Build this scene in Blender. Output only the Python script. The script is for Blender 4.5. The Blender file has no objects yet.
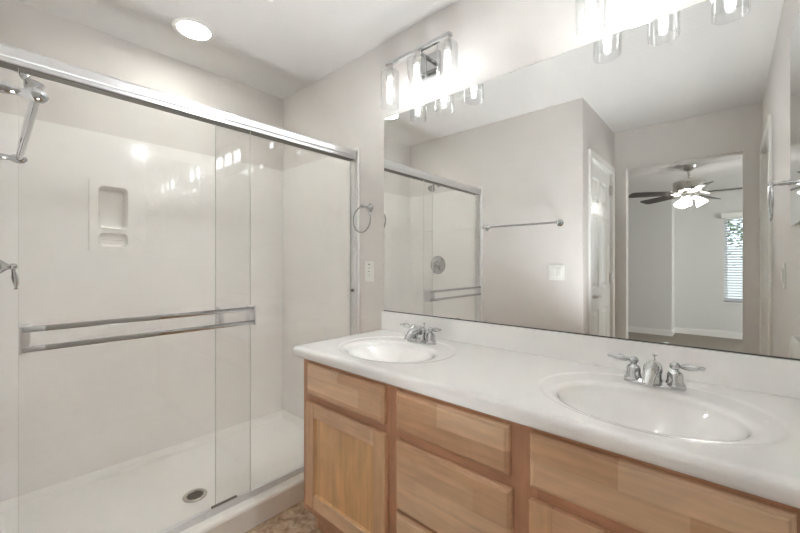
import bpy, bmesh, math, random
from mathutils import Vector, Matrix
PI = math.pi
random.seed(7)
SC = bpy.context.scene
COL = SC.collection

# ------------------------------------------------------------------ camera, world, exposure
CEIL_Z = 2.44
cam_data = bpy.data.cameras.new('camera')
cam = bpy.data.objects.new('camera', cam_data); COL.objects.link(cam)
cam.location = (0.0, -1.474, 1.1946)
cam.rotation_euler = (PI/2, 0, math.radians(41.86))
cam_data.sensor_width = 36.0
cam_data.lens = 366.0/800*36.0
cam_data.shift_y = -(266.5-263.8)/800
cam_data.clip_start = 0.005
SC.camera = cam
vs = SC.view_settings
SC.display_settings.display_device = 'sRGB'
vs.view_transform = 'Standard'; vs.look = 'None'; vs.gamma = 1; vs.use_curve_mapping = False
vs.exposure = 3.06
SC.cycles.use_denoising = True
SC.cycles.max_bounces = 14; SC.cycles.diffuse_bounces = 8; SC.cycles.glossy_bounces = 8
SC.cycles.transmission_bounces = 8; SC.cycles.transparent_max_bounces = 24
SC.cycles.sample_clamp_indirect = 50.0
SC.cycles.caustics_refractive = False
W = bpy.data.worlds.new('sky'); SC.world = W; W.use_nodes = True
bg = W.node_tree.nodes['Background']
bg.inputs['Color'].default_value = (0.74, 0.87, 1.0, 1); bg.inputs['Strength'].default_value = .5

# added fill spot with no visible source, bounced straight off the ceiling
fl = bpy.data.lights.new('ceiling_bounce_fill', 'SPOT'); fl.energy = 12.5; fl.color = (.93, .97, 1)
fl.spot_size = math.radians(116); fl.spot_blend = 1.0; fl.shadow_soft_size = .02
flo = bpy.data.objects.new('ceiling_bounce_fill', fl); COL.objects.link(flo)
flo.location = (-.66, -.69, 2.395); flo.rotation_euler = (PI, 0, 0)

# another added fill spot, low and out of view, also aimed at the ceiling
f3 = bpy.data.lights.new('low_fill', 'SPOT'); f3.energy = 15; f3.color = (.93, .97, 1)
f3.spot_size = math.radians(96); f3.spot_blend = 1.0; f3.shadow_soft_size = .16
f3o = bpy.data.objects.new('low_fill', f3); COL.objects.link(f3o)
f3o.location = (-.42, -1.06, .36); f3o.rotation_euler = Vector((-.22, -.04, 1)).to_track_quat('-Z', 'Y').to_euler()
# unseen spot up near the ceiling, added to brighten the shower
f2 = bpy.data.lights.new('shower_fill', 'SPOT'); f2.energy = 6; f2.color = (.95, .975, 1)
f2.spot_size = math.radians(66); f2.spot_blend = 1.0; f2.shadow_soft_size = .05
f2o = bpy.data.objects.new('shower_fill', f2); COL.objects.link(f2o)
f2o.location = (-.33, -.42, 2.39); f2o.rotation_euler = (Vector((-2.3, -1.0, .45))-f2o.location).to_track_quat('-Z', 'Y').to_euler()
# area lamp added out of view to brighten the bedroom walls
dl = bpy.data.lights.new('bedroom_fill', 'AREA'); dl.energy = 8; dl.color = (1, .965, .91); dl.shape = 'RECTANGLE'; dl.size = 1.6; dl.size_y = 1.35
dlo = bpy.data.objects.new('bedroom_fill', dl); COL.objects.link(dlo)
dlo.location = (2.76, -4.7, 1.28); dlo.rotation_euler = Vector((-1, 0, 0)).to_track_quat('-Z', 'Y').to_euler()

BULB_W = 2.3        # emission of the vanity bulbs
CAN_W = 3.4         # recessed downlight lens
FAN_W = 3.6         # fan light shades

# ------------------------------------------------------------------ materials
def lin(r, g, b):
    f = lambda c: (c/255/12.92) if c/255 <= .04045 else ((c/255+.055)/1.055)**2.4
    return (f(r), f(g), f(b), 1)
def mat(name, col, rough=.5, metal=0.0, bump=0, bscale=60, spec=.5, coat=0, bdist=.002, detail=3):
    m = bpy.data.materials.new(name); m.use_nodes = True
    nt = m.node_tree; b = nt.nodes['Principled BSDF']
    b.inputs['Base Color'].default_value = col
    b.inputs['Roughness'].default_value = rough; b.inputs['Metallic'].default_value = metal
    b.inputs['Specular IOR Level'].default_value = spec; b.inputs['Coat Weight'].default_value = coat
    b.inputs['Coat Roughness'].default_value = .08
    tc = nt.nodes.new('ShaderNodeTexCoord')
    n = nt.nodes.new('ShaderNodeTexNoise'); n.inputs['Scale'].default_value = bscale; n.inputs['Detail'].default_value = detail
    nt.links.new(tc.outputs['Object'], n.inputs['Vector'])
    if bump:
        bp = nt.nodes.new('ShaderNodeBump'); bp.inputs['Strength'].default_value = bump; bp.inputs['Distance'].default_value = bdist
        nt.links.new(n.outputs['Fac'], bp.inputs['Height']); nt.links.new(bp.outputs['Normal'], b.inputs['Normal'])
    else:
        mr = nt.nodes.new('ShaderNodeMapRange'); mr.inputs['To Min'].default_value = rough*.93; mr.inputs['To Max'].default_value = rough*1.07+.0001
        nt.links.new(n.outputs['Fac'], mr.inputs['Value']); nt.links.new(mr.outputs['Result'], b.inputs['Roughness'])
    return m
def emis(name, col, s):
    m = bpy.data.materials.new(name); m.use_nodes = True; nt = m.node_tree
    b = nt.nodes['Principled BSDF']; b.inputs['Base Color'].default_value = (.9, .9, .9, 1)
    b.inputs['Emission Color'].default_value = col; b.inputs['Emission Strength'].default_value = s
    return m
def thin_glass(name, tint=(1, 1, 1, 1), ior=1.5, mult=1.0, rough=0.0):
    m = bpy.data.materials.new(name); m.use_nodes = True; nt = m.node_tree; nt.nodes.clear()
    o = nt.nodes.new('ShaderNodeOutputMaterial'); mx = nt.nodes.new('ShaderNodeMixShader')
    t = nt.nodes.new('ShaderNodeBsdfTransparent'); t.inputs['Color'].default_value = tint
    g = nt.nodes.new('ShaderNodeBsdfGlossy'); g.inputs['Roughness'].default_value = rough
    f = nt.nodes.new('ShaderNodeFresnel'); f.inputs['IOR'].default_value = ior
    k = nt.nodes.new('ShaderNodeMath'); k.operation = 'MULTIPLY'; k.inputs[1].default_value = mult; k.use_clamp = True
    ge = nt.nodes.new('ShaderNodeNewGeometry'); inv = nt.nodes.new('ShaderNodeMath'); inv.operation = 'SUBTRACT'; inv.inputs[0].default_value = 1
    nt.links.new(ge.outputs['Backfacing'], inv.inputs[1])       # a pane reflects once, at the face the light enters
    k2 = nt.nodes.new('ShaderNodeMath'); k2.operation = 'MULTIPLY'
    nt.links.new(f.outputs[0], k.inputs[0]); nt.links.new(k.outputs[0], k2.inputs[0]); nt.links.new(inv.outputs[0], k2.inputs[1]); nt.links.new(k2.outputs[0], mx.inputs[0])
    nt.links.new(t.outputs[0], mx.inputs[1]); nt.links.new(g.outputs[0], mx.inputs[2]); nt.links.new(mx.outputs[0], o.inputs[0])
    return m
def wood(name, axis='x', base=(212, 172, 134), dark=(196, 148, 108), block=(.42, .062)):
    """maple boards glued side by side: block tone from a brick pattern, fine grain from stretched noise"""
    m = bpy.data.materials.new(name); m.use_nodes = True; nt = m.node_tree; N = nt.nodes; L = nt.links
    b = N['Principled BSDF']; b.inputs['Roughness'].default_value = .38; b.inputs['Coat Weight'].default_value = .15
    b.inputs['Coat Roughness'].default_value = .25
    tc = N.new('ShaderNodeTexCoord'); oi = N.new('ShaderNodeObjectInfo')
    sp = N.new('ShaderNodeSeparateXYZ'); L.new(tc.outputs['Object'], sp.inputs[0])
    cb = N.new('ShaderNodeCombineXYZ')
    along, across = ('X', 'Z') if axis == 'x' else ('Z', 'X')
    L.new(sp.outputs[along], cb.inputs['X']); L.new(sp.outputs[across], cb.inputs['Y']); L.new(sp.outputs['Y'], cb.inputs['Z'])
    off = N.new('ShaderNodeVectorMath'); off.operation = 'MULTIPLY_ADD'
    cr = N.new('ShaderNodeCombineXYZ')
    for i in range(3): L.new(oi.outputs['Random'], cr.inputs[i])
    off.inputs[1].default_value = (7.3, 3.1, 5.7)
    L.new(cr.outputs[0], off.inputs[0]); L.new(cb.outputs[0], off.inputs[2])
    br = N.new('ShaderNodeTexBrick'); br.inputs['Color1'].default_value = lin(*base); br.inputs['Color2'].default_value = lin(*dark)
    br.inputs['Mortar'].default_value = lin(*dark); br.inputs['Mortar Size'].default_value = 0.0; br.inputs['Scale'].default_value = 1.0
    br.inputs['Brick Width'].default_value = block[0]; br.inputs['Row Height'].default_value = block[1]; br.offset = .37; br.offset_frequency = 2
    L.new(off.outputs[0], br.inputs['Vector'])
    mp = N.new('ShaderNodeMapping'); mp.inputs['Scale'].default_value = (1.6, 34, 34); L.new(off.outputs[0], mp.inputs['Vector'])
    n = N.new('ShaderNodeTexNoise'); n.inputs['Scale'].default_value = 1.6; n.inputs['Detail'].default_value = 6; n.inputs['Distortion'].default_value = .6
    L.new(mp.outputs[0], n.inputs['Vector'])
    mp2 = N.new('ShaderNodeMapping'); mp2.inputs['Scale'].default_value = (3, 9, 9); L.new(off.outputs[0], mp2.inputs['Vector'])
    n2 = N.new('ShaderNodeTexNoise'); n2.inputs['Scale'].default_value = 2.4; n2.inputs['Detail'].default_value = 3; n2.inputs['Distortion'].default_value = .5
    L.new(mp2.outputs[0], n2.inputs['Vector'])
    r1 = N.new('ShaderNodeMapRange'); r1.inputs['From Min'].default_value = .3; r1.inputs['From Max'].default_value = .7; r1.inputs['To Min'].default_value = .90; r1.inputs['To Max'].default_value = 1.07
    L.new(n.outputs['Fac'], r1.inputs['Value'])
    r2 = N.new('ShaderNodeMapRange'); r2.inputs['From Min'].default_value = .3; r2.inputs['From Max'].default_value = .7; r2.inputs['To Min'].default_value = .90; r2.inputs['To Max'].default_value = 1.08
    L.new(n2.outputs['Fac'], r2.inputs['Value'])
    mm = N.new('ShaderNodeMath'); mm.operation = 'MULTIPLY'; L.new(r1.outputs[0], mm.inputs[0]); L.new(r2.outputs[0], mm.inputs[1])
    vm = N.new('ShaderNodeVectorMath'); vm.operation = 'SCALE'; L.new(br.outputs['Color'], vm.inputs[0]); L.new(mm.outputs[0], vm.inputs['Scale'])
    L.new(vm.outputs[0], b.inputs['Base Color'])
    return m
def floor_mat():
    m = bpy.data.materials.new('mottled_vinyl'); m.use_nodes = True; nt = m.node_tree; N = nt.nodes; L = nt.links
    b = N['Principled BSDF']; b.inputs['Roughness'].default_value = .45
    tc = N.new('ShaderNodeTexCoord'); n = N.new('ShaderNodeTexNoise'); n.inputs['Scale'].default_value = 22; n.inputs['Detail'].default_value = 8; n.inputs['Roughness'].default_value = .65
    n.inputs['Distortion'].default_value = .5
    L.new(tc.outputs['Object'], n.inputs['Vector'])
    cr = N.new('ShaderNodeValToRGB'); e = cr.color_ramp.elements
    e[0].position = .34; e[0].color = lin(134, 110, 88); e[1].position = .68; e[1].color = lin(216, 198, 176)
    k = e.new(.5); k.color = lin(182, 158, 134)
    L.new(n.outputs['Fac'], cr.inputs[0]); L.new(cr.outputs[0], b.inputs['Base Color'])
    return m
M = {}
M['paint'] = mat('greige_wall_paint', lin(221, 217, 213), .75, bump=.25, bscale=140, bdist=.0015)
M['ceil'] = mat('white_ceiling_paint', lin(220, 218, 215), .85, bump=.5, bscale=55, bdist=.003, detail=4)
M['bed'] = mat('grey_bedroom_paint', lin(218, 217, 214), .8, bump=.2, bscale=140)
M['trim'] = mat('white_trim_enamel', lin(235, 234, 230), .35)
M['plastic'] = mat('white_plastic', lin(238, 237, 233), .3)
M['slot'] = mat('dark_slot', lin(60, 58, 55), .5)
M['surround'] = mat('glossy_offwhite_surround', lin(244, 242, 239), .14, coat=.3)
M['pan'] = mat('matte_offwhite_shower_base', lin(243, 241, 237), .35)
M['marble'] = mat('white_cultured_marble', lin(245, 244, 242), .16, coat=.6)
M['chrome'] = mat('chrome', (.58, .585, .59, 1), .05, 1.0)
M['alu'] = mat('bright_anodised_aluminium', (.80, .80, .80, 1), .30, 1.0)
M['nickel'] = mat('brushed_nickel', (.62, .60, .57, 1), .28, 1.0)
M['mirror'] = mat('silvered_glass', (.87, .88, .87, 1), .0, 1.0)
M['edge'] = mat('polished_glass_edge', lin(60, 66, 62), .2)
M['gasket'] = mat('dark_grey_gasket', lin(104, 99, 90), .5)
M['drain'] = mat('dull_steel_drain', (.62, .58, .53, 1), .42, 1.0)
M['woodx'] = wood('maple_horizontal_grain', 'x', base=(238, 206, 172), dark=(214, 170, 132), block=(.33, .066))
M['woodp'] = wood('maple_panel_grain', 'z', base=(234, 190, 140), dark=(224, 178, 126), block=(1.3, .09))
M['woodz'] = wood('maple_vertical_grain', 'z', base=(234, 196, 158), dark=(218, 174, 136), block=(.9, .075))
M['frame'] = wood('maple_face_frame', 'z', base=(204, 156, 124), dark=(196, 146, 114), block=(1.2, .2))
M['framex'] = wood('maple_frame_rail', 'x', base=(208, 160, 128), dark=(198, 148, 116), block=(1.2, .2))
M['glass'] = thin_glass('clear_door_glass', (.99, .99, .987, 1), 1.5, 1.45)
M['shade'] = thin_glass('clear_shade_glass', (.97, .972, .972, 1), 1.5, 2.2)
M['pane'] = thin_glass('window_glass', (.97, .98, .98, 1), 1.45, 1)
M['bulb'] = emis('lit_bulb', (.94, .975, 1, 1), BULB_W)
M['can'] = emis('lit_downlight_lens', (.96, .985, 1, 1), CAN_W)
M['fanlight'] = emis('lit_frosted_shade', (1, .975, .94, 1), FAN_W)
M['blade'] = mat('dark_walnut_blade', lin(52, 44, 40), .35)
M['vinyl'] = floor_mat()
M['carpet'] = mat('taupe_carpet', lin(146, 136, 125), .95, bump=1, bscale=300, bdist=.004)
M['blind'] = mat('pale_blind_slats', lin(190, 193, 198), .5)
M['leaf'] = mat('green_leaves', lin(82, 112, 62), .6)
M['bark'] = mat('brown_bark', lin(96, 78, 60), .9, bump=1, bscale=40)
M['ground'] = mat('sandy_yard_ground', lin(176, 160, 140), .9)
M['block'] = mat('pale_garden_wall', lin(214, 212, 208), .8)

# ------------------------------------------------------------------ mesh helpers
class MB:
    def __init__(s): s.v = []; s.f = []
    def add(s, vs, fs):
        n = len(s.v); s.v += [tuple(p) for p in vs]; s.f += [tuple(i+n for i in f) for f in fs]; return s
    def box(s, x0, x1, y0, y1, z0, z1, bev=0):
        if bev:
            bm = bmesh.new(); bmesh.ops.create_cube(bm, size=1)
            for v in bm.verts: v.co = Vector(((x0+x1)/2+v.co.x*(x1-x0), (y0+y1)/2+v.co.y*(y1-y0), (z0+z1)/2+v.co.z*(z1-z0)))
            bmesh.ops.bevel(bm, geom=bm.edges[:], offset=bev, segments=2, profile=.6, affect='EDGES')
            bm.verts.index_update()
            s.add([v.co.copy() for v in bm.verts], [[v.index for v in f.verts] for f in bm.faces]); bm.free(); return s
        return s.add([(x, y, z) for x in (x0, x1) for y in (y0, y1) for z in (z0, z1)],
                     [(0, 1, 3, 2), (4, 6, 7, 5), (0, 4, 5, 1), (2, 3, 7, 6), (0, 2, 6, 4), (1, 5, 7, 3)])
    def tube(s, pts, r, n=14, closed=False, cap=True):
        pts = [Vector(p) for p in pts]; k = len(pts); rs = r if hasattr(r, '__len__') else [r]*k
        prev = None; rings = []
        for i, p in enumerate(pts):
            a = pts[(i-1) % k] if (closed or i > 0) else p; b = pts[(i+1) % k] if (closed or i < k-1) else p
            d = (b-a).normalized()
            if prev is None:
                u = d.cross(Vector((0, 0, 1)))
                if u.length < .1: u = d.cross(Vector((1, 0, 0)))
                u.normalize()
            else: u = (prev-d*prev.dot(d)).normalized()
            prev = u; w = d.cross(u)
            rings.append([p+(u*math.cos(2*PI*j/n)+w*math.sin(2*PI*j/n))*rs[i] for j in range(n)])
        V = [q for ring in rings for q in ring]; F = []
        for i in range(k if closed else k-1):
            for j in range(n):
                a = i*n+j; b = i*n+(j+1) % n; c = ((i+1) % k)*n+(j+1) % n; d = ((i+1) % k)*n+j
                F.append((a, b, c, d))
        if cap and not closed: F += [tuple(range(n))[::-1], tuple((k-1)*n+j for j in range(n))]
        return s.add(V, F)
    def lathe(s, prof, origin=(0, 0, 0), axis=(0, 0, 1), n=32, sx=1, sy=1):
        """prof: list of (radius, height) along axis"""
        q = Vector((0, 0, 1)).rotation_difference(Vector(axis).normalized()); o = Vector(origin); V = []; F = []
        for (r, h) in prof:
            for j in range(n):
                a = 2*PI*j/n; V.append(o+q @ Vector((max(r, 1e-5)*math.cos(a)*sx, max(r, 1e-5)*math.sin(a)*sy, h)))
        for i in range(len(prof)-1):
            for j in range(n): F.append((i*n+j, i*n+(j+1) % n, (i+1)*n+(j+1) % n, (i+1)*n+j))
        F.append(tuple(range(n))[::-1]); F.append(tuple((len(prof)-1)*n+j for j in range(n)))
        return s.add(V, F)
    def strip(s, rings, closed=True):
        n = len(rings[0]); V = [q for r in rings for q in r]; F = []
        for i in range(len(rings)-1):
            for j in range(n if closed else n-1): F.append((i*n+j, i*n+(j+1) % n, (i+1)*n+(j+1) % n, (i+1)*n+j))
        return s.add(V, F)
    def build(s, name, m, parent=None, smooth=False, loc=None, fix=True, up=None):
        me = bpy.data.meshes.new(name)
        off = Vector(loc) if loc else Vector((0, 0, 0))
        me.from_pydata([tuple(Vector(p)-off) for p in s.v], [], s.f)
        if fix:
            bm = bmesh.new(); bm.from_mesh(me); bmesh.ops.remove_doubles(bm, verts=bm.verts, dist=1e-6)
            bmesh.ops.recalc_face_normals(bm, faces=bm.faces)
            if up is not None:
                fl = [f for f in bm.faces if f.normal.z < -.01 and f.calc_center_median().z > up]
                if fl: bmesh.ops.reverse_faces(bm, faces=fl)
            bm.to_mesh(me); bm.free()
        me.materials.append(m)
        if smooth:
            me.polygons.foreach_set('use_smooth', [True]*len(me.polygons))
            me.set_sharp_from_angle(angle=math.radians(40))
        o = bpy.data.objects.new(name, me); COL.objects.link(o)
        if parent: o.parent = parent; o.location = off-parent_world(parent)
        elif loc: o.location = off
        return o
def parent_world(p):
    w = Vector((0, 0, 0))
    while p: w += p.location; p = p.parent
    return w
def tag(o, label=None, cat=None, group=None, kind=None):
    if label: o['label'] = label
    if cat: o['category'] = cat
    if group: o['group'] = group
    if kind: o['kind'] = kind
    return o
def thing(name, label, cat, loc, group=None):
    o = bpy.data.objects.new(name, None); COL.objects.link(o); o.location = loc; o.empty_display_size = .05
    return tag(o, label, cat, group)
def struct(name, mb, m, parent=None, smooth=False):
    o = mb.build(name, m, parent, smooth); o['kind'] = 'structure'; return o
def copy_tree(o, parent=None):
    c = o.copy(); COL.objects.link(c); c.parent = parent
    for ch in list(o.children): copy_tree(ch, c)
    return c

# ------------------------------------------------------------------ setting: dimensions (metres)
CH = 2.44            # ceiling
XB = -2.505          # shower end wall
XR = 0.197           # right wall
WY = -1.49           # wall facing the mirror
RX = -0.809          # recess wall with the closet door
RY = -2.51           # wall with the bedroom opening
BY = -6.45           # far bedroom wall
BCH = 2.36           # bedroom ceiling
NY0, NY1, NZ0, NZ1 = -1.134, -0.939, 1.262, 1.640   # soap niche
b = MB()
b.box(XB-.1, XR+.1, 0, .12, 0, CH)
struct('wall_mirror_side', b, M['paint'])
b = MB()   # shower end wall, cut for the recessed soap niche
b.box(XB-.1, XB, WY-.1, NY0+.012, 0, CH).box(XB-.1, XB, NY1-.012, 0, 0, CH).box(XB-.1, XB, NY0+.012, NY1-.012, 0, NZ0+.012).box(XB-.1, XB, NY0+.012, NY1-.012, NZ1-.012, CH)
struct('wall_left', b, M['paint'])
struct('wall_towel_side', MB().box(XB, RX-.1, WY-.1, WY, 0, CH), M['paint'])
DY0, DY1, DZ = -2.40, -1.695, 2.03
b = MB(); b.box(RX-.1, RX, WY-.1, WY, 0, CH).box(RX-.1, RX, DY1, WY-.1, 0, CH).box(RX-.1, RX, RY, DY0, 0, CH).box(RX-.1, RX, DY0, DY1, DZ, CH)
struct('wall_recess', b, M['paint'])
OX0, OX1, OZ = -0.712, 0.089, 2.088
b = MB(); b.box(RX-.1, OX0, RY-.11, RY, 0, CH).box(OX1, XR+.1, RY-.11, RY, 0, CH).box(OX0, OX1, RY-.11, RY, OZ, CH)
struct('wall_doorway', b, M['paint'])
EY0, EY1 = -2.43, -1.70
b = MB(); b.box(XR, XR+.1, EY1, 0, 0, CH).box(XR, XR+.1, RY, EY0, 0, CH).box(XR, XR+.1, EY0, EY1, DZ, CH)
struct('wall_right', b, M['paint'])
b = MB(); b.box(XB-.1, XR+.1, RY-.0, .12, CH, CH+.1)
struct('ceiling', b, M['ceil'])
struct('floor', MB().box(XB-.1, XR+.1, RY-.06, .12, -.06, 0), M['vinyl'])
# bedroom beyond the opening
BX0, BX1 = -3.2, 2.6
struct('floor_bedroom', MB().box(BX0-.1, BX1+.1, BY-.1, RY-.06, -.06, 0), M['carpet'])
struct('ceiling_bedroom', MB().box(BX0-.1, BX1+.1, BY-.1, RY-.11, BCH, BCH+.1), M['ceil'])
WX0, WX1, WZ0, WZ1 = -0.05, 0.95, 0.58, 1.96
b = MB(); b.box(-.69, WX0, BY-.12, BY, 0, BCH).box(WX1, BX1, BY-.12, BY, 0, BCH).box(WX0, WX1, BY-.12, BY, 0, WZ0).box(WX0, WX1, BY-.12, BY, WZ1, BCH)
struct('wall_bedroom_window', b, M['bed'])
struct('wall_bedroom_bumpout', MB().box(BX0, -.69, BY-.12, -6.02, 0, BCH), M['bed'])
struct('wall_bedroom_left', MB().box(BX0-.1, BX0, BY-.12, RY-.11, 0, BCH), M['bed'])
b = MB(); b.box(BX1, BX1+.1, BY-.12, -5.5, 0, BCH).box(BX1, BX1+.1, -3.9, RY-.11, 0, BCH).box(BX1, BX1+.1, -5.5, -3.9, 0, .6).box(BX1, BX1+.1, -5.5, -3.9, 1.96, BCH)  # opening added to let the bedroom fill lamp in
struct('wall_bedroom_right', b, M['bed'])
b = MB().box(BX1+.04, BX1+.07, -5.5, -3.9, .6, .64).box(BX1+.04, BX1+.07, -5.5, -3.9, 1.92, 1.96).box(BX1+.04, BX1+.07, -5.5, -5.46, .64, 1.92).box(BX1+.04, BX1+.07, -3.94, -3.9, .64, 1.92)
w2 = struct('added_window', b, M['trim'])  # unseen window, invented to go with the bedroom fill lamp
struct('pane', MB().box(BX1+.052, BX1+.056, -5.46, -3.94, .64, 1.92), M['pane'], w2)
b = MB(); b.box(BX0, RX-.1, RY-.11, RY, 0, BCH).box(XR+.1, BX1, RY-.11, RY, 0, BCH)
struct('wall_bedroom_near', b, M['bed'])
struct('baseboard_bumpout', MB().box(BX0, -.678, -6.02, -6.008, 0, .095, .003).box(-.69, -.678, BY, -6.02, 0, .095, .003), M['trim'])
struct('baseboard_window_side', MB().box(-.678, BX1, BY, BY+.012, 0, .095, .003), M['trim'])
b = MB(); b.box(RX, RX+.012, RY, DY0-.065, 0, .08, .003).box(RX+.012, OX0, RY, RY+.012, 0, .08, .003).box(OX1, XR, RY, RY+.012, 0, .08, .003)
struct('baseboard_recess', b, M['trim'])
struct('baseboard_right', MB().box(XR-.012, XR, EY1+.07, -.60, 0, .08, .003), M['trim'])
struct('baseboard_towel_side', MB().box(-1.585, RX, WY, WY+.012, 0, .08, .003), M['trim'])

# ------------------------------------------------------------------ doors
def six_panel(x, y0, y1, z0, z1, face, t=.035):
    """door leaf in the y-z plane; face = +1 shows its panels towards +x"""
    mb = MB(); w = y1-y0; fx = x; bx = x-face*t
    st = .11; mid = .09; cols = [(y0+st, (y0+y1)/2-mid/2), ((y0+y1)/2+mid/2, y1-st)]
    rows = [(z0+.22, z0+.80), (z0+.98, z0+1.60), (z0+1.70, z1-.12)]
    ys = sorted({y0, y1, *[c for cc in cols for c in cc]}); zs = sorted({z0, z1, *[r for rr in rows for r in rr]})
    for i in range(len(ys)-1):
        for j in range(len(zs)-1):
            cell = (ys[i], ys[i+1]) in cols and (zs[j], zs[j+1]) in rows
            a, b_, c, d = ys[i], ys[i+1], zs[j], zs[j+1]
            R = lambda k, dx: [(fx-face*dx, a+k, c+k), (fx-face*dx, b_-k, c+k), (fx-face*dx, b_-k, d-k), (fx-face*dx, a+k, d-k)]
            if cell:
                mb.strip([R(0, 0), R(.012, .010), R(.022, .010), R(.045, .002)]); mb.add(R(.045, .002), [(0, 1, 2, 3)])
            else: mb.add(R(0, 0), [(0, 1, 2, 3)])
    mb.add([(p, q, r) for p in (fx, bx) for q in (y0, y1) for r in (z0, z1)], [(4, 5, 7, 6), (0, 4, 5, 1), (2, 3, 7, 6), (0, 2, 6, 4), (1, 5, 7, 3)])
    return mb
d1 = struct('door_1', six_panel(RX-.012, DY0+.003, DY1-.003, .01, DZ-.003, 1), M['trim'])
d1['label'] = 'white six-panel door in the recess beside the bedroom opening'
h = MB(); hy = DY1-.065
h.lathe([(.0, 0), (.032, 0), (.032, .006), (.014, .012), (.012, .04), (.012, .05)], (RX-.012, hy, .93), (1, 0, 0), 20)
h.tube([(RX+.034, hy, .93), (RX+.036, hy-.05, .932), (RX+.034, hy-.11, .925)], [.009, .008, .006], 10)
h.build('door_handle', M['nickel'], d1, True)['kind'] = 'structure'
for z in (.22, 1.02, 1.83):
    MB().box(RX-.012, RX+.004, DY0-.004, DY0+.028, z, z+.09, .001).tube([(RX+.005, DY0+.0, z), (RX+.005, DY0+.0, z+.09)], .006, 8).build('hinge', M['nickel'], d1)['kind'] = 'structure'
def casing_x(x, face, y0, y1, z1, w=.06, t=.016):
    mb = MB(); a, b_ = sorted((x, x+face*t))
    mb.box(a, b_, y0-w, y0, 0, z1+w, .004).box(a, b_, y1, y1+w, 0, z1+w, .004).box(a, b_, y0, y1, z1, z1+w, .004)
    c, d = sorted((x, x-face*.1)); mb.box(c, d, y0-.001, y0+.002, 0, z1).box(c, d, y1-.002, y1+.001, 0, z1).box(c, d, y0, y1, z1-.002, z1+.001)
    return mb
struct('trim_1', casing_x(RX, 1, DY0, DY1, DZ), M['trim'])
struct('trim_2', casing_x(XR, -1, EY0, EY1, DZ), M['trim'])
d2 = struct('door_2', six_panel(XR+.06, EY0+.003, EY1-.003, .01, DZ-.003, -1), M['trim'])
d2['label'] = 'white door in the right-hand wall'

# ------------------------------------------------------------------ bedroom window, blind, view outside
b = MB(); fw = .045; yo = BY-.09
b.box(WX0, WX1, yo-.03, yo, WZ0, WZ0+fw).box(WX0, WX1, yo-.03, yo, WZ1-fw, WZ1).box(WX0, WX0+fw, yo-.03, yo, WZ0+fw, WZ1-fw).box(WX1-fw, WX1, yo-.03, yo, WZ0+fw, WZ1-fw)
b.box((WX0+WX1)/2-.02, (WX0+WX1)/2+.02, yo-.03, yo, WZ0+fw, WZ1-fw)
w1 = struct('window_1', b, M['trim'])
struct('pane', MB().box(WX0+fw, WX1-fw, yo-.018, yo-.014, WZ0+fw, WZ1-fw), M['pane'], w1)
struct('window_sill', MB().box(WX0-.02, WX1+.02, BY-.09, BY+.02, WZ0-.022, WZ0, .003), M['trim'], w1)
bl = thing('window_blind', 'pale horizontal slat blind lowered with slats open over the bedroom window', 'blind', (.45, BY-.03, WZ0))
MB().box(WX0-.03, WX1+.03, BY-.02, BY+.05, WZ1-.03, WZ1+.05, .005).build('valance', M['trim'], bl)
b = MB(); z = WZ0+.05
while z < WZ1-.04:
    b.add([(WX0+.006, BY-.058, z-.006), (WX1-.006, BY-.058, z-.006), (WX1-.006, BY-.012, z+.006), (WX0+.006, BY-.012, z+.006),
           (WX0+.006, BY-.058, z-.003), (WX1-.006, BY-.058, z-.003), (WX1-.006, BY-.012, z+.009), (WX0+.006, BY-.012, z+.009)],
          [(0, 1, 2, 3), (4, 7, 6, 5), (0, 4, 5, 1), (1, 5, 6, 2), (2, 6, 7, 3), (3, 7, 4, 0)]); z += .042
b.build('slats', M['blind'], bl)
MB().box(WX0+.006, WX1-.006, BY-.055, BY-.015, WZ0+.008, WZ0+.028, .003).build('bottom_rail', M['blind'], bl)
tr = thing('garden_tree', 'leafy green tree seen through the slats of the bedroom window', 'tree', (.9, -11.0, -.1))
MB().tube([(.9, -11, -.1), (.95, -11.05, 1.2), (.8, -10.95, 2.3), (.9, -11, 3.2)], [.12, .09, .07, .03], 10).build('trunk', M['bark'], tr, True)
b = MB(); rr = random.Random(3)
for i in range(5200):
    th = rr.uniform(0, 2*PI); ph = math.acos(rr.uniform(-1, 1)); r = rr.uniform(.45, 1)**.5
    c = Vector((.75+1.5*r*math.sin(ph)*math.cos(th), -11+1.2*r*math.sin(ph)*math.sin(th), 2.75+1.25*r*math.cos(ph)))
    if rr.random() < .3: c += Vector((rr.uniform(-.5, .5), 0, rr.uniform(-.6, .5)))
    q = Matrix.Rotation(rr.uniform(0, 6), 3, 'Z') @ Matrix.Rotation(rr.uniform(-1.2, 1.2), 3, 'X'); s = rr.uniform(.035, .07)
    b.add([c+q @ Vector(p)*s for p in ((-1, 0, 0), (0, -.5, .12), (1, 0, 0), (0, .5, .12))], [(0, 1, 2), (0, 2, 3)])
b.build('foliage', M['leaf'], tr, fix=False)
struct('ground', MB().box(-9, 9, -22, BY-.12, -.2, -.1), M['ground'])
struct('wall_garden', MB().box(-9, 9, -14.2, -14, -.1, 1.75), M['block'])

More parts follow.
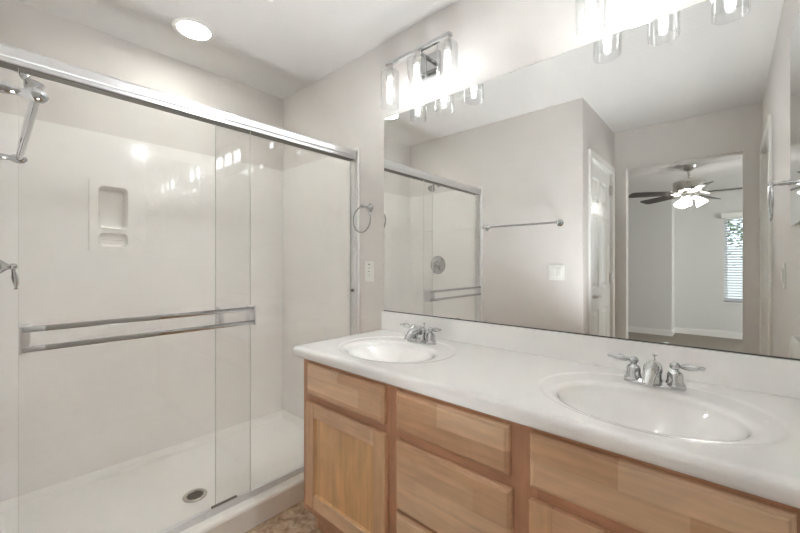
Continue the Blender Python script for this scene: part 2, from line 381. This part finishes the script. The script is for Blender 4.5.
# ------------------------------------------------------------------ shower base, surround, soap niche
PX1 = -1.600; SF = .055
sb = thing('shower_pan', 'off-white low shower pan with a raised front curb', 'shower pan', (-2.05, -.75, 0))
b = MB(); y0, y1 = WY, 0.0; x0 = XB
def ring(dx0, dx1, dy, z): return [(x0+dx0, y0+dy, z), (PX1-dx1, y0+dy, z), (PX1-dx1, y1-dy, z), (x0+dx0, y1-dy, z)]
rings = [[(x0, y0, 0), (PX1, y0, 0), (PX1, y1, 0), (x0, y1, 0)], ring(0, 0, 0, .092), ring(0, .004, 0, .099), ring(0, .010, 0, .103), ring(.0, .098, 0, .103),
         ring(.0, .112, .0, .100), ring(.018, .122, .018, .096), ring(.030, .130, .030, .082), ring(.040, .142, .040, SF+.012), ring(.055, .16, .055, SF+.005)]
b.strip(rings)
dc = (-1.955, -.805); r0 = .052
last = rings[-1]; n = 48; Lp = []
for j in range(n):
    a = 2*PI*j/n; dx, dy = math.cos(a), math.sin(a)
    tx = ((last[1][0] if dx > 0 else last[0][0])-dc[0])/dx if abs(dx) > 1e-6 else 1e9
    ty = ((last[2][1] if dy > 0 else last[0][1])-dc[1])/dy if abs(dy) > 1e-6 else 1e9
    t = min(tx, ty); Lp.append((dc[0]+dx*t, dc[1]+dy*t, SF+.005))
Dr = [(dc[0]+r0*math.cos(2*PI*j/n), dc[1]+r0*math.sin(2*PI*j/n), SF-.004) for j in range(n)]
mb_ = MB(); mb_.strip([Lp, Dr]); b.add(mb_.v, mb_.f)
cz = SF+.005
for (cx, cy) in ((last[0][0], last[0][1]), (last[1][0], last[1][1]), (last[2][0], last[2][1]), (last[3][0], last[3][1])):
    # fill the little corner triangles between the rectangle and the fan
    near = sorted(Lp, key=lambda p: (p[0]-cx)**2+(p[1]-cy)**2)[:6]
    hx = [p for p in near if abs(p[1]-cy) < 1e-5]; hy_ = [p for p in near if abs(p[0]-cx) < 1e-5]
    if hx and hy_: b.add([(cx, cy, cz), hx[0], hy_[0]], [(0, 1, 2)])
b.build('tray', M['pan'], sb, up=.02)
dr = MB().lathe([(.0, -.004), (.052, -.004), (.054, .000), (.050, .004), (.040, .003), (.039, -.001), (0, -.001)], (dc[0], dc[1], SF), n=40).build('drain', M['drain'], sb, True)
b = MB()
for k in range(-3, 4):
    L_ = math.sqrt(.036**2-(k*.0095)**2)
    b.box(dc[0]-.0018+k*.0095, dc[0]+.0018+k*.0095, dc[1]-L_, dc[1]+L_, SF-.001, SF+.0006)
b.build('drain_slots', M['slot'], dr)

SZ = 1.893; T = .012; SB = .098
ss = thing('shower_surround', 'glossy off-white wall panels lining three sides of the shower', 'shower surround', (-2.05, -.75, .09))
b = MB(); xa, xb_ = XB, XB+T
b.box(xa, xb_, WY, NY0+.01, SB, SZ).box(xa, xb_, NY1-.01, 0, SB, SZ).box(xa, xb_, NY0+.01, NY1-.01, SB, NZ0+.01).box(xa, xb_, NY0+.01, NY1-.01, NZ1-.01, SZ)
b.build('end_panel', M['surround'], ss)
MB().box(XB+T, PX1-.045, -T, 0, SB, SZ, .003).build('side_panel', M['surround'], ss)
MB().box(XB+T, PX1-.045, WY, WY+T, SB, SZ, .003).build('side_panel', M['surround'], ss)
# recessed two-pocket soap niche
def rrect(y0, y1, z0, z1, r, x, n=8):
    P = []
    for (cy, cz, a0) in ((y1-r, z1-r, 0), (y0+r, z1-r, PI/2), (y0+r, z0+r, PI), (y1-r, z0+r, 1.5*PI)):
        for k in range(n+1):
            a = a0+PI/2*k/n; P.append((x, cy+r*math.cos(a), cz+r*math.sin(a)))
    return P
def rect_like(P, y0, y1, z0, z1, x):
    n = len(P)//4; out = []; C = [(y1, z1), (y0, z1), (y0, z0), (y1, z0)]
    for i, p in enumerate(P):
        q = i//n; out.append(None)
    out = []
    for q in range(4):
        for k in range(n):
            p = P[q*n+k]; cy, cz_ = C[q]
            h = (n-1)/2
            if abs(k-h) < .6: out.append((x, cy, cz_))
            elif (k < h) == (q in (0, 2)): out.append((x, cy, p[2]))
            else: out.append((x, p[1], cz_))
    return out
b = MB(); xf = XB+T+.009; zc_ = 1.378
for (ya, yb, za, zb) in ((NY0, NY1, zc_-.006, NZ1), (NY0, NY1, NZ0, zc_-.006)):
    top = zb == NZ1
    iy0, iy1 = ya+.038, yb-.028
    iz0, iz1 = (za+.012, zb-.028) if top else (za+.024, zb-.010)
    P = rrect(iy0, iy1, iz0, iz1, .022, xf)
    R = rect_like(P, ya, yb, za, zb, xf)
    ri = lambda k, dx: [(xf-dx, *((p[1]+(k if p[1] < (iy0+iy1)/2 else -k)), (p[2]+(k if p[2] < (iz0+iz1)/2 else -k)))) for p in P]
    q_ = 1 if top else .5
    rs = [R, P, ri(.003, .005), ri(.006, .046*q_), ri(.012, .058*q_), ri(.022*(.5+q_/2), .060*q_)]
    b.strip(rs); b.add([rs[-1][i] for i in range(len(P))], [tuple(range(len(P)))])
b.strip([[(xf-.022, NY0, NZ0), (xf-.022, NY1, NZ0), (xf-.022, NY1, NZ1), (xf-.022, NY0, NZ1)], [(xf, NY0, NZ0), (xf, NY1, NZ0), (xf, NY1, NZ1), (xf, NY0, NZ1)]])
b.build('soap_niche', mat('white_glossy_niche', lin(246, 244, 240), .15, coat=.4), ss, True)

# ------------------------------------------------------------------ sliding glass shower doors
XD = -1.686
en = thing('shower_enclosure', 'bright metal framed shower enclosure with two sliding clear glass doors', 'shower door', (XD, -.75, .103))
b = MB()
prof = [(-.030, 0), (-.030, .050), (-.024, .056), (.020, .056), (.030, .046), (.030, .020), (.026, .016), (.030, .012), (.030, 0)]
ZH = 1.818
b.strip([[(XD+px, y, ZH+pz) for px, pz in prof] for y in (WY+.002, -.002)])
b.add([(XD+px, WY+.002, ZH+pz) for px, pz in prof], [tuple(range(len(prof)))]); b.add([(XD+px, -.002, ZH+pz) for px, pz in prof], [tuple(range(len(prof)))])
hd = b.build('header', M['alu'], en)
MB().box(XD-.022, XD+.022, WY+.03, -.03, ZH-.003, ZH+.001).build('header_channel', M['gasket'], hd)
def jamb(ya, yb):
    s = 1 if yb > ya else -1
    mb = MB(); lo, hi = sorted((ya, yb)); mb.box(XD-.030, XD+.030, lo, hi, .104, ZH+.056, .003)
    j = mb.build('jamb', M['alu'], en)
    return j
jamb(-.022, -.0)
jamb(WY+.022, WY)
bt = MB().box(XD-.028, XD+.028, WY+.022, -.022, .103, .112, .002).box(XD+.020, XD+.028, WY+.022, -.022, .112, .132, .001).box(XD-.002, XD+.002, WY+.022, -.022, .112, .120).build('bottom_track', M['alu'], en)
MB().box(XD+.004, XD+.019, WY+.022, -.022, .112, .1145).build('track_groove', M['gasket'], bt)
def glass_door(x, ya, yb, bars):
    g = MB().box(x-.003, x+.003, ya, yb, .118, ZH+.02).build('glass_door', M['glass'], en)
    e = MB().box(x-.0032, x+.0032, ya-.0006, ya, .118, ZH+.01).box(x-.0032, x+.0032, yb, yb+.0006, .118, ZH+.01)
    e.build('glass_edge', mat('greenish_glass_edge', lin(196, 198, 190), .3), g)
    if bars:
        xo = x+.048
        for z in (.990, .928): MB().box(xo-.005, xo+.005, ya+.006, yb-.004, z-.009, z+.009, .003).build('towel_bar', M['chrome'], g, True)
        for yy in (ya+.002, yb-.024):
            MB().box(x+.003, xo-.005, yy, yy+.022, .915, 1.003, .003).box(xo-.008, xo+.008, yy-.003 if yy < -1 else yy+.020, yy+.003 if yy < -1 else yy+.027, .914, 1.004, .002).build('bracket', M['alu'], g)
        MB().box(x-.045, x-.003, yb-.14, yb-.118, .93, 1.0, .004).build('bracket', M['alu'], g)
    return g
glass_door(XD+.016, -1.417, -.664, True)
glass_door(XD-.014, -.808, -.024, False)
MB().box(XD-.006, XD+.010, -.83, -.72, .112, .128, .002).build('door_guide', M['gasket'], en)
MB().lathe([(0, 0), (.009, 0), (.009, .012), (.004, .016)], (XD+.004, -.022, 1.035), (0, -1, 0), 14).build('bumper', M['gasket'], en)

# shower head and valve on the plumbing wall
sh = thing('showerhead', 'small chrome shower head on an angled arm high on the plumbing wall', 'shower head', (-2.12, WY+T, 1.98))
MB().lathe([(0, 0), (.03, 0), (.028, .006), (.012, .012)], (-2.12, WY+T, 1.98), (0, 1, 0), 24).build('wall_flange', M['chrome'], sh, True)
MB().tube([(-2.12, WY+T, 1.98), (-2.12, WY+.06, 1.98), (-2.12, WY+.10, 1.965)], .0105, 12).build('arm', M['chrome'], sh, True)
MB().lathe([(.010, 0), (.015, .008), (.015, .02), (.012, .028), (.026, .045), (.036, .062), (.036, .072), (.032, .074), (0, .072)], (-2.12, WY+.095, 1.967), (0, .6, -.8), 28).build('head', M['chrome'], sh, True)
sv = thing('shower_valve', 'round chrome shower valve with a hanging lever handle on the plumbing wall', 'shower valve', (-2.13, WY+T, 1.183))
o = (-2.13, WY+T, 1.183)
MB().lathe([(0, 0), (.088, 0), (.090, .003), (.080, .009), (.052, .014), (.034, .020)], o, (0, 1, 0), 40).build('escutcheon', M['chrome'], sv, True)
MB().lathe([(.034, .014), (.034, .02), (.026, .032), (.014, .044), (.010, .052), (.013, .056), (.013, .068), (.008, .074), (0, .075)], o, (0, 1, 0), 28).build('hub', M['chrome'], sv, True)
MB().tube([(-2.13, WY+T+.061, 1.183), (-2.13, WY+T+.064, 1.16), (-2.13, WY+T+.067, 1.14), (-2.13, WY+T+.070, 1.115), (-2.13, WY+T+.070, 1.100), (-2.13, WY+T+.070, 1.092)], [.006, .007, .011, .009, .004, .006], 12).build('lever', M['chrome'], sv, True)

# ------------------------------------------------------------------ vanity cabinet
XL = -1.392; VF = -.555; VB = 0; VT = .787; TK = .12
vc = thing('vanity_cabinet', 'long light maple vanity cabinet under the white double-sink top', 'cabinet', (-.6, -.28, 0))
VR = XR-.001
f0, f1 = VF, VF+.019
sections = [(-1.392, -1.33), (-.905, -.815), (-.445, -.358), (.07, VR)]
for a, c in sections: MB().box(a, c, f0, f1, TK, VT).build('frame_stile', M['frame'], vc)
for i in range(3):
    a, c = sections[i][1], sections[i+1][0]
    for z0_, z1_ in ([(TK, TK+.06), (.59, .65), (.752, VT)] if i != 1 else [(TK, TK+.04), (.59, .65), (.752, VT), (.350, .385)]):
        MB().box(a, c, f0, f1, z0_, z1_).build('frame_rail', M['framex'], vc)
MB().box(XL, XL+.016, f1, -.001, TK, VT).box(XL, XL+.016, -.49, -.001, 0, TK).build('side_panel', M['woodz'], vc)
MB().box(XL+.016, VR, VF+.065, VF+.081, 0, TK).build('toe_kick', M['frame'], vc)
MB().box(XL+.016, VR, f1, -.012, TK, TK+.016).box(XL+.016, VR, -.012, -.001, TK, VT-.02).build('carcass_back_and_floor', M['woodx'], vc)
def slab(x0, x1, z0, z1, name, label=None):
    """overlay front with a stepped, rounded edge"""
    t = .019; y = VF-.0005
    R = lambda k, d: [(x0+k, y-d, z0+k), (x1-k, y-d, z0+k), (x1-k, y-d, z1-k), (x0+k, y-d, z1-k)]
    mb = MB(); rs = [R(0, 0), R(0, .009), R(.002, .0125), R(.0055, .0145), R(.007, .0148), R(.0075, .0165), R(.010, .0185), R(.013, t)]
    mb.strip(rs); mb.add(rs[-1], [(0, 1, 2, 3)]); mb.add(rs[0], [(3, 2, 1, 0)])
    o = mb.build(name, M['woodx'], vc, loc=((x0+x1)/2, y, (z0+z1)/2))
    if label: o['label'] = label
    return o
slab(-1.347, -.885, .636, .768, 'false_front')
slab(-.829, -.428, .636, .768, 'drawer')
slab(-.829, -.421, .374, .604, 'drawer')
slab(-.829, -.421, .155, .364, 'drawer')
slab(-.373, .087, .633, .770, 'false_front')
def panel_door(x0, x1, z0, z1):
    y = VF-.0005; w = .057
    root = None
    P = MB(); R = lambda k, d: [(x0+k, y-d, z0+k), (x1-k, y-d, z0+k), (x1-k, y-d, z1-k), (x0+k, y-d, z1-k)]
    # outer frame: stiles
    pn = MB(); rs = [R(w-.004, .016), R(w+.003, .0115), R(w+.006, .0075), R(w+.010, .0075)]
    pn.strip(rs); pn.add(rs[-1], [(0, 1, 2, 3)])
    o = pn.build('cabinet_door', M['woodp'], vc, loc=((x0+x1)/2, y, (z0+z1)/2))
    for (a, c) in ((x0, x0+w), (x1-w, x1)):
        MB().box(a, c, y-.019, y, z0, z1, .003).build('stile', M['woodz'], o, loc=((a+c)/2, y, (z0+z1)/2))
    for (a, c) in ((z0, z0+w), (z1-w, z1)):
        MB().box(x0+w, x1-w, y-.0187, y, a, c, .0025).build('rail', M['woodx'], o, loc=((x0+x1)/2, y, (a+c)/2))
    return o
panel_door(-1.350, -.877, .165, .606)
panel_door(-.373, -.145, .165, .603)
panel_door(-.141, .087, .165, .603)

# ------------------------------------------------------------------ cultured marble top with two bowls
ZT = .829; CL = -1.456; CF = -.585; IN = .030
ct = thing('sink_countertop', 'glossy white one-piece double-sink vanity top with backsplash', 'countertop', (-.6, -.28, VT))
SK = [(-1.078, -.340), (-.168, -.343)]; SA, SBb = .212, .160; OA, OB = .275, .232
def topz(x, y):
    z = ZT
    for cx, cy in SK:
        e = math.hypot((x-cx)/OA, (y+.300)/OB)
        t = min(1, max(0, (1.0-e)/.05)); z -= .0020*(t*t*(3-2*t))
        e2 = math.hypot((x-cx)/SA, (y-cy)/SBb)
        t2 = min(1, max(0, (1.10-e2)/.10)); z -= .0045*t2*t2
    return z
b = MB()
xi0, xi1, yi0, yi1 = CL+IN, XR-.001, CF+IN, -.001
hw = .29
cells = []
edges_x = [xi0, SK[0][0]-hw, SK[0][0]+hw, SK[1][0]-hw, SK[1][0]+hw, xi1]
for a, c in ((edges_x[0], edges_x[1]), (edges_x[2], edges_x[3]), (edges_x[4], edges_x[5])):
    b.add([(a, yi0, ZT), (c, yi0, ZT), (c, yi1, ZT), (a, yi1, ZT)], [(0, 1, 2, 3)])
NS = 128
for (cx, cy) in SK:
    ang = []
    for j in range(NS): ang.append(2*PI*j/NS)
    corners = [math.atan2(yi1-cy, hw), math.atan2(yi1-cy, -hw), math.atan2(yi0-cy, -hw) % (2*PI), math.atan2(yi0-cy, hw) % (2*PI)]
    for c in corners:
        k = min(range(NS), key=lambda i: abs(ang[i]-c)); ang[k] = c
    ins, outs = [], []
    for a in ang:
        dx, dy = math.cos(a), math.sin(a)
        r_in = 1/math.hypot(dx/SA, dy/SBb)
        tx = hw/abs(dx) if abs(dx) > 1e-9 else 1e9
        ty = ((yi1-cy) if dy > 0 else (cy-yi0))/abs(dy) if abs(dy) > 1e-9 else 1e9
        ins.append((dx*r_in, dy*r_in)); t = min(tx, ty); outs.append((dx*t, dy*t))
    K = 44; rings = []
    for k in range(K+1):
        t = k/K; R_ = []
        for (ix, iy), (ox, oy) in zip(ins, outs):
            x = cx+ix+(ox-ix)*t; y = cy+iy+(oy-iy)*t; R_.append((x, y, topz(x, y) if k < K else ZT))
        rings.append(R_)
    b.strip(rings)
# rolled nose along left end and front, thickness of the slab
path = [((xi0, yi1), (-1, 0))]+[((xi0, yi0), (-math.cos(t*PI/2/10), -math.sin(t*PI/2/10))) for t in range(11)]+[((xi1, yi0), (0, -1))]
nose = [(0, 0), (.010, -.0003), (.018, -.002), (.0245, -.006), (.0285, -.012), (.030, -.019), (.030, -.032), (.0285, -.038), (.024, -.0415), (.015, -.042), (-.03, -.042)]
rings = [[(p[0]+nn[0]*o, p[1]+nn[1]*o, ZT+dz) for o, dz in nose] for p, nn in path]
b.strip(rings, closed=False)
b.build('slab', M['marble'], ct, True, up=ZT-.03)
for (cx, cy) in SK:
    b = MB(); rings = []
    for e in (1, .99, .98, .968, .955, .94, .92, .90, .85, .78, .70, .60, .5, .4, .3, .2, .12):
        if e >= .94: dz = {1: 0, .99: .0010, .98: .0026, .968: .0056, .955: .0100, .94: .0165}[e]
        else: dz = .0165+.108*(1-(e/.94)**2.3)
        rings.append([(cx+SA*e*math.cos(2*PI*j/NS), cy+.01*(1-e)+SBb*e*math.sin(2*PI*j/NS), topz(cx+SA, cy)-dz) for j in range(NS)])
    b.strip(rings)
    sk = b.build('sink_basin', M['marble'], ct, True, up=.5)
    zb_ = topz(cx+SA, cy)-.125
    MB().lathe([(0, 0), (.024, 0), (.026, .003), (.023, .005), (.016, .003), (.015, .006), (0, .008)], (cx, cy+.009, zb_-.001), n=28).build('drain', M['chrome'], sk, True)
# backsplash and side splash
b = MB(); bx0 = CL+.012
b.box(bx0, XR-.001, -.020, -.001, ZT-.001, .931, .003)
b.build('backsplash', M['marble'], ct)
b = MB(); sx0, sx1 = XR-.020, XR-.001
pf = [(-.021, ZT), (-.021, .931), (-.50, .931), (-.54, .922), (-.562, .90), (-.572, .87), (-.575, ZT)]
b.strip([[(sx0, y, z) for y, z in pf], [(sx1, y, z) for y, z in pf]]); b.add([(sx0, y, z) for y, z in pf], [tuple(range(7))]); b.add([(sx1, y, z) for y, z in pf], [tuple(range(7))])
b.build('side_splash', M['marble'], ct)

# ------------------------------------------------------------------ faucets
def faucet(cx, cy, z, label):
    t = thing('faucet', label, 'faucet', (cx, cy, z), 'chrome two-handle faucets')
    b = MB(); n = 48
    def oval(a, bb, zz): return [(cx+math.copysign(abs(math.cos(q))**.62, math.cos(q))*a, cy+math.copysign(abs(math.sin(q))**.8, math.sin(q))*bb, z+zz) for q in [2*PI*j/n for j in range(n)]]
    rs = [oval(.078, .027, 0), oval(.079, .028, .004), oval(.077, .026, .009), oval(.072, .021, .013), oval(.068, .018, .017)]
    b.strip(rs); b.add(rs[-1], [tuple(range(n))])
    b.build('base', M['chrome'], t, True)
    bell = [(.026, .009), (.027, .013), (.023, .018), (.0205, .028), (.020, .042), (.0165, .050), (.010, .054), (.0085, .057), (.0125, .061), (.0145, .067), (.0125, .073), (.006, .078), (0, .079)]
    for s in (-1, 1):
        hx = cx+s*.052
        hb = MB().lathe(bell, (hx, cy, z), n=28).build('handle', M['chrome'], t, True)
        dirv = Vector((s*.97, -.22 if s < 0 else -.22, .10)).normalized(); p = Vector((hx, cy, z+.067))
        MB().tube([p+dirv*d for d in (.008, .014, .018, .026, .038, .052, .060, .064, .068, .072)], [.005, .0045, .0070, .0090, .0105, .0078, .0042, .0056, .0056, .002], 12).build('lever', M['chrome'], hb, True)
    sp = MB().lathe([(.026, .009), (.026, .014), (.022, .02), (.021, .034), (.0235, .048), (.022, .060), (.016, .069), (.008, .073), (0, .074)], (cx, cy, z), n=28)
    pts = [(cx, cy-.004, z+.048), (cx, cy-.025, z+.060), (cx, cy-.050, z+.061), (cx, cy-.078, z+.054), (cx, cy-.100, z+.040), (cx, cy-.110, z+.024)]
    sp.tube(pts, [.017, .0215, .0205, .0175, .0145, .0125], 16)
    sp.build('spout', M['chrome'], t, True)
    MB().tube([(cx, cy+.019, z+.012), (cx, cy+.019, z+.086)], .0022, 8).lathe([(.002, 0), (.006, .002), (.008, .0045), (.006, .007), (0, .008)], (cx, cy+.019, z+.083), n=16).build('lift_rod', M['chrome'], t, True)
    return t
FZ = ZT-.0022
faucet(-1.066, -.132, FZ, 'chrome faucet behind the left sink, nearer the shower')
faucet(-.168, -.132, FZ, 'chrome faucet behind the right, nearest sink')

# ------------------------------------------------------------------ wall mirror
wm = MB().box(-1.436, XR-.002, -.006, -.0005, .934, 2.005, .0012).build('wall_mirror', M['mirror'])
tag(wm, 'wide frameless wall mirror resting on the backsplash behind both sinks', 'mirror')
MB().box(-1.435, XR-.003, -.0072, -.0005, .9312, .9345).build('bottom_clip_channel', M['edge'], wm)

# ------------------------------------------------------------------ vanity lights
def vanity_light(cx, label):
    t = thing('vanity_light', label, 'light fixture', (cx, 0, 2.20), 'vanity lights above the mirror')
    MB().box(cx-.058, cx+.058, -.018, -.001, 2.125, 2.24, .003).build('backplate', M['chrome'], t)
    MB().box(cx-.011, cx+.011, -.108, -.018, 2.206, 2.216, .002).build('arm', M['chrome'], t)
    MB().box(cx-.196, cx+.196, -.133, -.107, 2.204, 2.218, .0015).build('crossbar', M['chrome'], t)
    for k in (-1, 0, 1):
        x = cx+k*.176
        MB().box(x-.011, x+.011, -.131, -.109, 2.172, 2.205).lathe([(0, .0), (.019, 0), (.019, -.030), (.016, -.034), (0, -.034)], (x, -.12, 2.172), n=24).build('socket', M['nickel'], t, True)
        sh_ = MB(); r = .0475
        sh_.lathe_open = None
        n = 40; pr_ = [(.014, 2.1745), (.040, 2.1745), (r-.002, 2.172), (r, 2.166), (r, 1.992), (r-.001, 1.990), (r-.0045, 1.990), (r-.005, 1.993), (r-.0035, 2.165), (.040, 2.1705), (.014, 2.1705)]
        sh_.strip([[(x+q*math.cos(2*PI*j/n), -.12+q*math.sin(2*PI*j/n), zz) for j in range(n)] for q, zz in pr_])
        s_ = sh_.build('glass_shade', M['shade'], t, True)
        MB().lathe([(0, 0), (.010, -.004), (.0125, -.012), (.0135, -.03), (.0135, -.085), (.011, -.097), (.005, -.104), (0, -.105)], (x, -.12, 2.137), n=20).build('bulb', M['bulb'], t, True)
    return t
vanity_light(-1.106, 'three-light chrome vanity fixture with clear glass cylinders above the left sink')
vanity_light(-.170, 'three-light vanity fixture cut off by the top of the picture, above the right sink')

# ------------------------------------------------------------------ towel rings, towel bar
def towel_ring(label, base, out, side):
    """out = direction away from the wall; ring hangs parallel to the wall"""
    out = Vector(out); o = Vector(base)
    t = thing('towel_ring', label, 'towel ring', base, 'chrome towel rings')
    MB().lathe([(0, 0), (.026, 0), (.027, .003), (.022, .007), (.019, .010), (.010, .014), (.008, .022), (.010, .030), (.008, .038), (.0065, .050), (.009, .058), (.012, .066), (.009, .074), (0, .077)], o, out, 28).build('post', M['chrome'], t, True)
    c = o+out*.066+Vector((0, 0, -.074)); u = Vector(side)
    MB().tube([c+u*.072*math.sin(2*PI*k/56)+Vector((0, 0, .072))*math.cos(2*PI*k/56) for k in range(56)], .0042, 10, closed=True).build('ring', M['chrome'], t, True)
    return t
towel_ring('chrome towel ring on the wall between shower and mirror, above the outlet', (-1.555, 0, 1.520), (0, -1, 0), (1, 0, 0))
towel_ring('chrome towel ring on the right wall, seen at the mirror\'s right edge', (XR, -.672, 1.520), (-1, 0, 0), (0, 1, 0))
tb = thing('towel_bar', 'long chrome towel bar on the wall facing the mirror, above the light switch', 'towel bar', (-1.285, WY, 1.512))
for x in (-1.598, -.972):
    MB().lathe([(0, 0), (.026, 0), (.027, .003), (.021, .008), (.011, .013), (.008, .022), (.0105, .030), (.008, .042), (.0075, .052), (.012, .062), (.014, .072), (.012, .082), (.006, .088), (0, .090)], (x, WY, 1.512), (0, 1, 0), 28).build('post', M['chrome'], tb, True)
MB().tube([(-1.606, WY+.072, 1.512), (-.962, WY+.072, 1.512)], .0085, 16).build('bar', M['chrome'], tb, True)

# ------------------------------------------------------------------ outlet, switches
ot = thing('wall_outlet', 'white wall outlet with test buttons beside the mirror above the counter end', 'outlet', (-1.556, 0, 1.150))
MB().box(-1.592, -1.520, -.006, 0, 1.091, 1.209, .003).build('cover_plate', M['plastic'], ot)
r_ = MB().box(-1.574, -1.538, -.009, -.006, 1.115, 1.185, .001).build('receptacle', M['plastic'], ot)
b = MB()
for zc in (1.130, 1.170):
    b.box(-1.562, -1.5605, -.0094, -.009, zc-.004, zc+.004).box(-1.5515, -1.550, -.0094, -.009, zc-.004, zc+.004)
b.box(-1.562, -1.550, -.0098, -.009, 1.148, 1.151)
b.build('slots', M['slot'], r_)
b2 = MB().box(-1.562, -1.550, -.0094, -.006, 1.189, 1.194).build('indicator', M['slot'], ot)
s1 = thing('light_switch', 'white double rocker light switch on the wall below the towel bar', 'light switch', (-1.0, WY, 1.126))
MB().box(-1.058, -.942, WY, WY+.006, 1.068, 1.186, .003).build('cover_plate', M['plastic'], s1)
for x in (-1.023, -.977): MB().box(x-.017, x+.017, WY+.006, WY+.011, 1.094, 1.160, .002).build('rocker', M['plastic'], s1)
s2 = thing('light_switch', 'white single light switch on the right wall below the towel ring', 'light switch', (XR, -.985, 1.140))
MB().box(XR-.006, XR, -1.021, -.949, 1.081, 1.199, .003).build('cover_plate', M['plastic'], s2)
MB().box(XR-.012, XR-.006, -1.002, -.968, 1.108, 1.172, .002).build('rocker', M['plastic'], s2)

# recessed mirror cabinet on the right wall
mc = thing('medicine_cabinet', 'tall mirrored medicine cabinet on the right wall beside the towel ring', 'cabinet', (XR, -.43, 1.34))
MB().box(XR-.010, XR, -.638, -.235, 1.345, 2.075).build('cabinet_body', M['trim'], mc)
MB().box(XR-.014, XR-.010, -.642, -.231, 1.341, 2.079, .001).build('mirror_door', M['mirror'], mc)

# ------------------------------------------------------------------ recessed ceiling light, exhaust vent
rl_ = thing('recessed_light', 'round lit recessed ceiling light above the shower', 'ceiling light', (-2.115, -.755, CH))
MB().lathe([(.078, .004), (.100, .0), (.101, -.003), (.096, -.007), (.084, -.009), (.078, -.006)], (-2.115, -.755, CH), n=48).build('trim_ring', M['plastic'], rl_, True)
MB().lathe([(0, -.006), (.0785, -.006), (.0785, -.002), (0, -.002)], (-2.115, -.755, CH), n=48).build('lens', M['can'], rl_, True)
vt = thing('ceiling_vent', 'white ceiling exhaust grille just at the top edge of the picture', 'vent', (-1.46, -.74, CH))
MB().box(-1.605, -1.315, -.89, -.59, CH-.012, CH, .004).build('frame', M['plastic'], vt)
b = MB()
for k in range(11): b.box(-1.58, -1.34, -.86+k*.024, -.846+k*.024, CH-.016, CH-.010)
b.build('louvres', M['plastic'], vt)

# ------------------------------------------------------------------ ceiling fan in the bedroom
FX, FY = -.345, -4.08
fan = thing('ceiling_fan', 'brushed nickel ceiling fan with dark blades and lit frosted shades', 'ceiling fan', (FX, FY, BCH))
MB().lathe([(0, 0), (.075, 0), (.074, -.012), (.055, -.045), (.025, -.062), (.018, -.064)], (FX, FY, BCH), n=32).build('canopy', M['nickel'], fan, True)
MB().tube([(FX, FY, BCH-.06), (FX, FY, 2.19)], .013, 12).build('downrod', M['nickel'], fan, True)
mo = MB().lathe([(.03, 2.205), (.10, 2.19), (.150, 2.175), (.155, 2.165), (.155, 2.075), (.148, 2.065), (.10, 2.05), (.06, 2.045), (0, 2.045)], (FX, FY, 0), n=40).build('motor_housing', M['nickel'], fan, True)
MB().lathe([(.05, 2.05), (.07, 2.03), (.075, 1.99), (.05, 1.965), (.02, 1.955), (0, 1.95)], (FX, FY, 0), n=32).build('light_kit', M['nickel'], fan, True)
CT, ST = math.cos(math.radians(41.86)), math.sin(math.radians(41.86))
def blade_dir(deg):    # angle as seen in the mirror, turned back into the room
    a = math.radians(deg); r, d = math.cos(a), math.sin(a)
    return Vector((r*CT-d*ST, -(r*ST+d*CT), 0))
for deg in (172, 100, 28, -44, -116):
    d = blade_dir(deg); s = Vector((-d.y, d.x, 0)); o = Vector((FX, FY, 2.035)); tilt = Vector((0, 0, -.24))
    P = []; out = [(.17, -.045), (.22, -.058), (.45, -.068), (.62, -.070), (.655, -.055), (.665, 0), (.655, .055), (.62, .070), (.45, .068), (.22, .058), (.17, .045)]
    for h in (0, .006): P.append([o+d*a+s*w_+tilt*w_+Vector((0, 0, h-.02*a)) for a, w_ in out])
    b = MB(); b.strip(P); b.add(P[0], [tuple(range(11))]); b.add(P[1], [tuple(range(11))])
    bl_ = b.build('blade', M['blade'], fan)
    MB().tube([o+d*.11+Vector((0, 0, .014)), o+d*.17+Vector((0, 0, -.004)), o+d*.21+Vector((0, 0, -.010))], [.014, .020, .012], 10).tube([o+d*.17+s*.035, o+d*.20+Vector((0, 0, -.01)), o+d*.17-s*.035], .008, 8).build('blade_iron', M['nickel'], bl_, True)
for k in range(3):
    a = math.radians(100+120*k); d = Vector((math.cos(a), math.sin(a), 0)); o = Vector((FX, FY, 1.99))+d*.07
    ax = (d*.55+Vector((0, 0, -.83))).normalized()
    MB().lathe([(.012, 0), (.020, .004), (.024, .018), (.038, .040), (.050, .066), (.058, .090), (.062, .098), (.058, .098), (.046, .066), (.0, .045)], o+ax*.01, ax, 28).build('glass_shade', M['fanlight'], fan, True)
for k in (-1, 1): MB().tube([(FX+.03*k, FY, 1.96), (FX+.03*k, FY, 1.80)], .0025, 6).build('pull_chain', M['nickel'], fan)
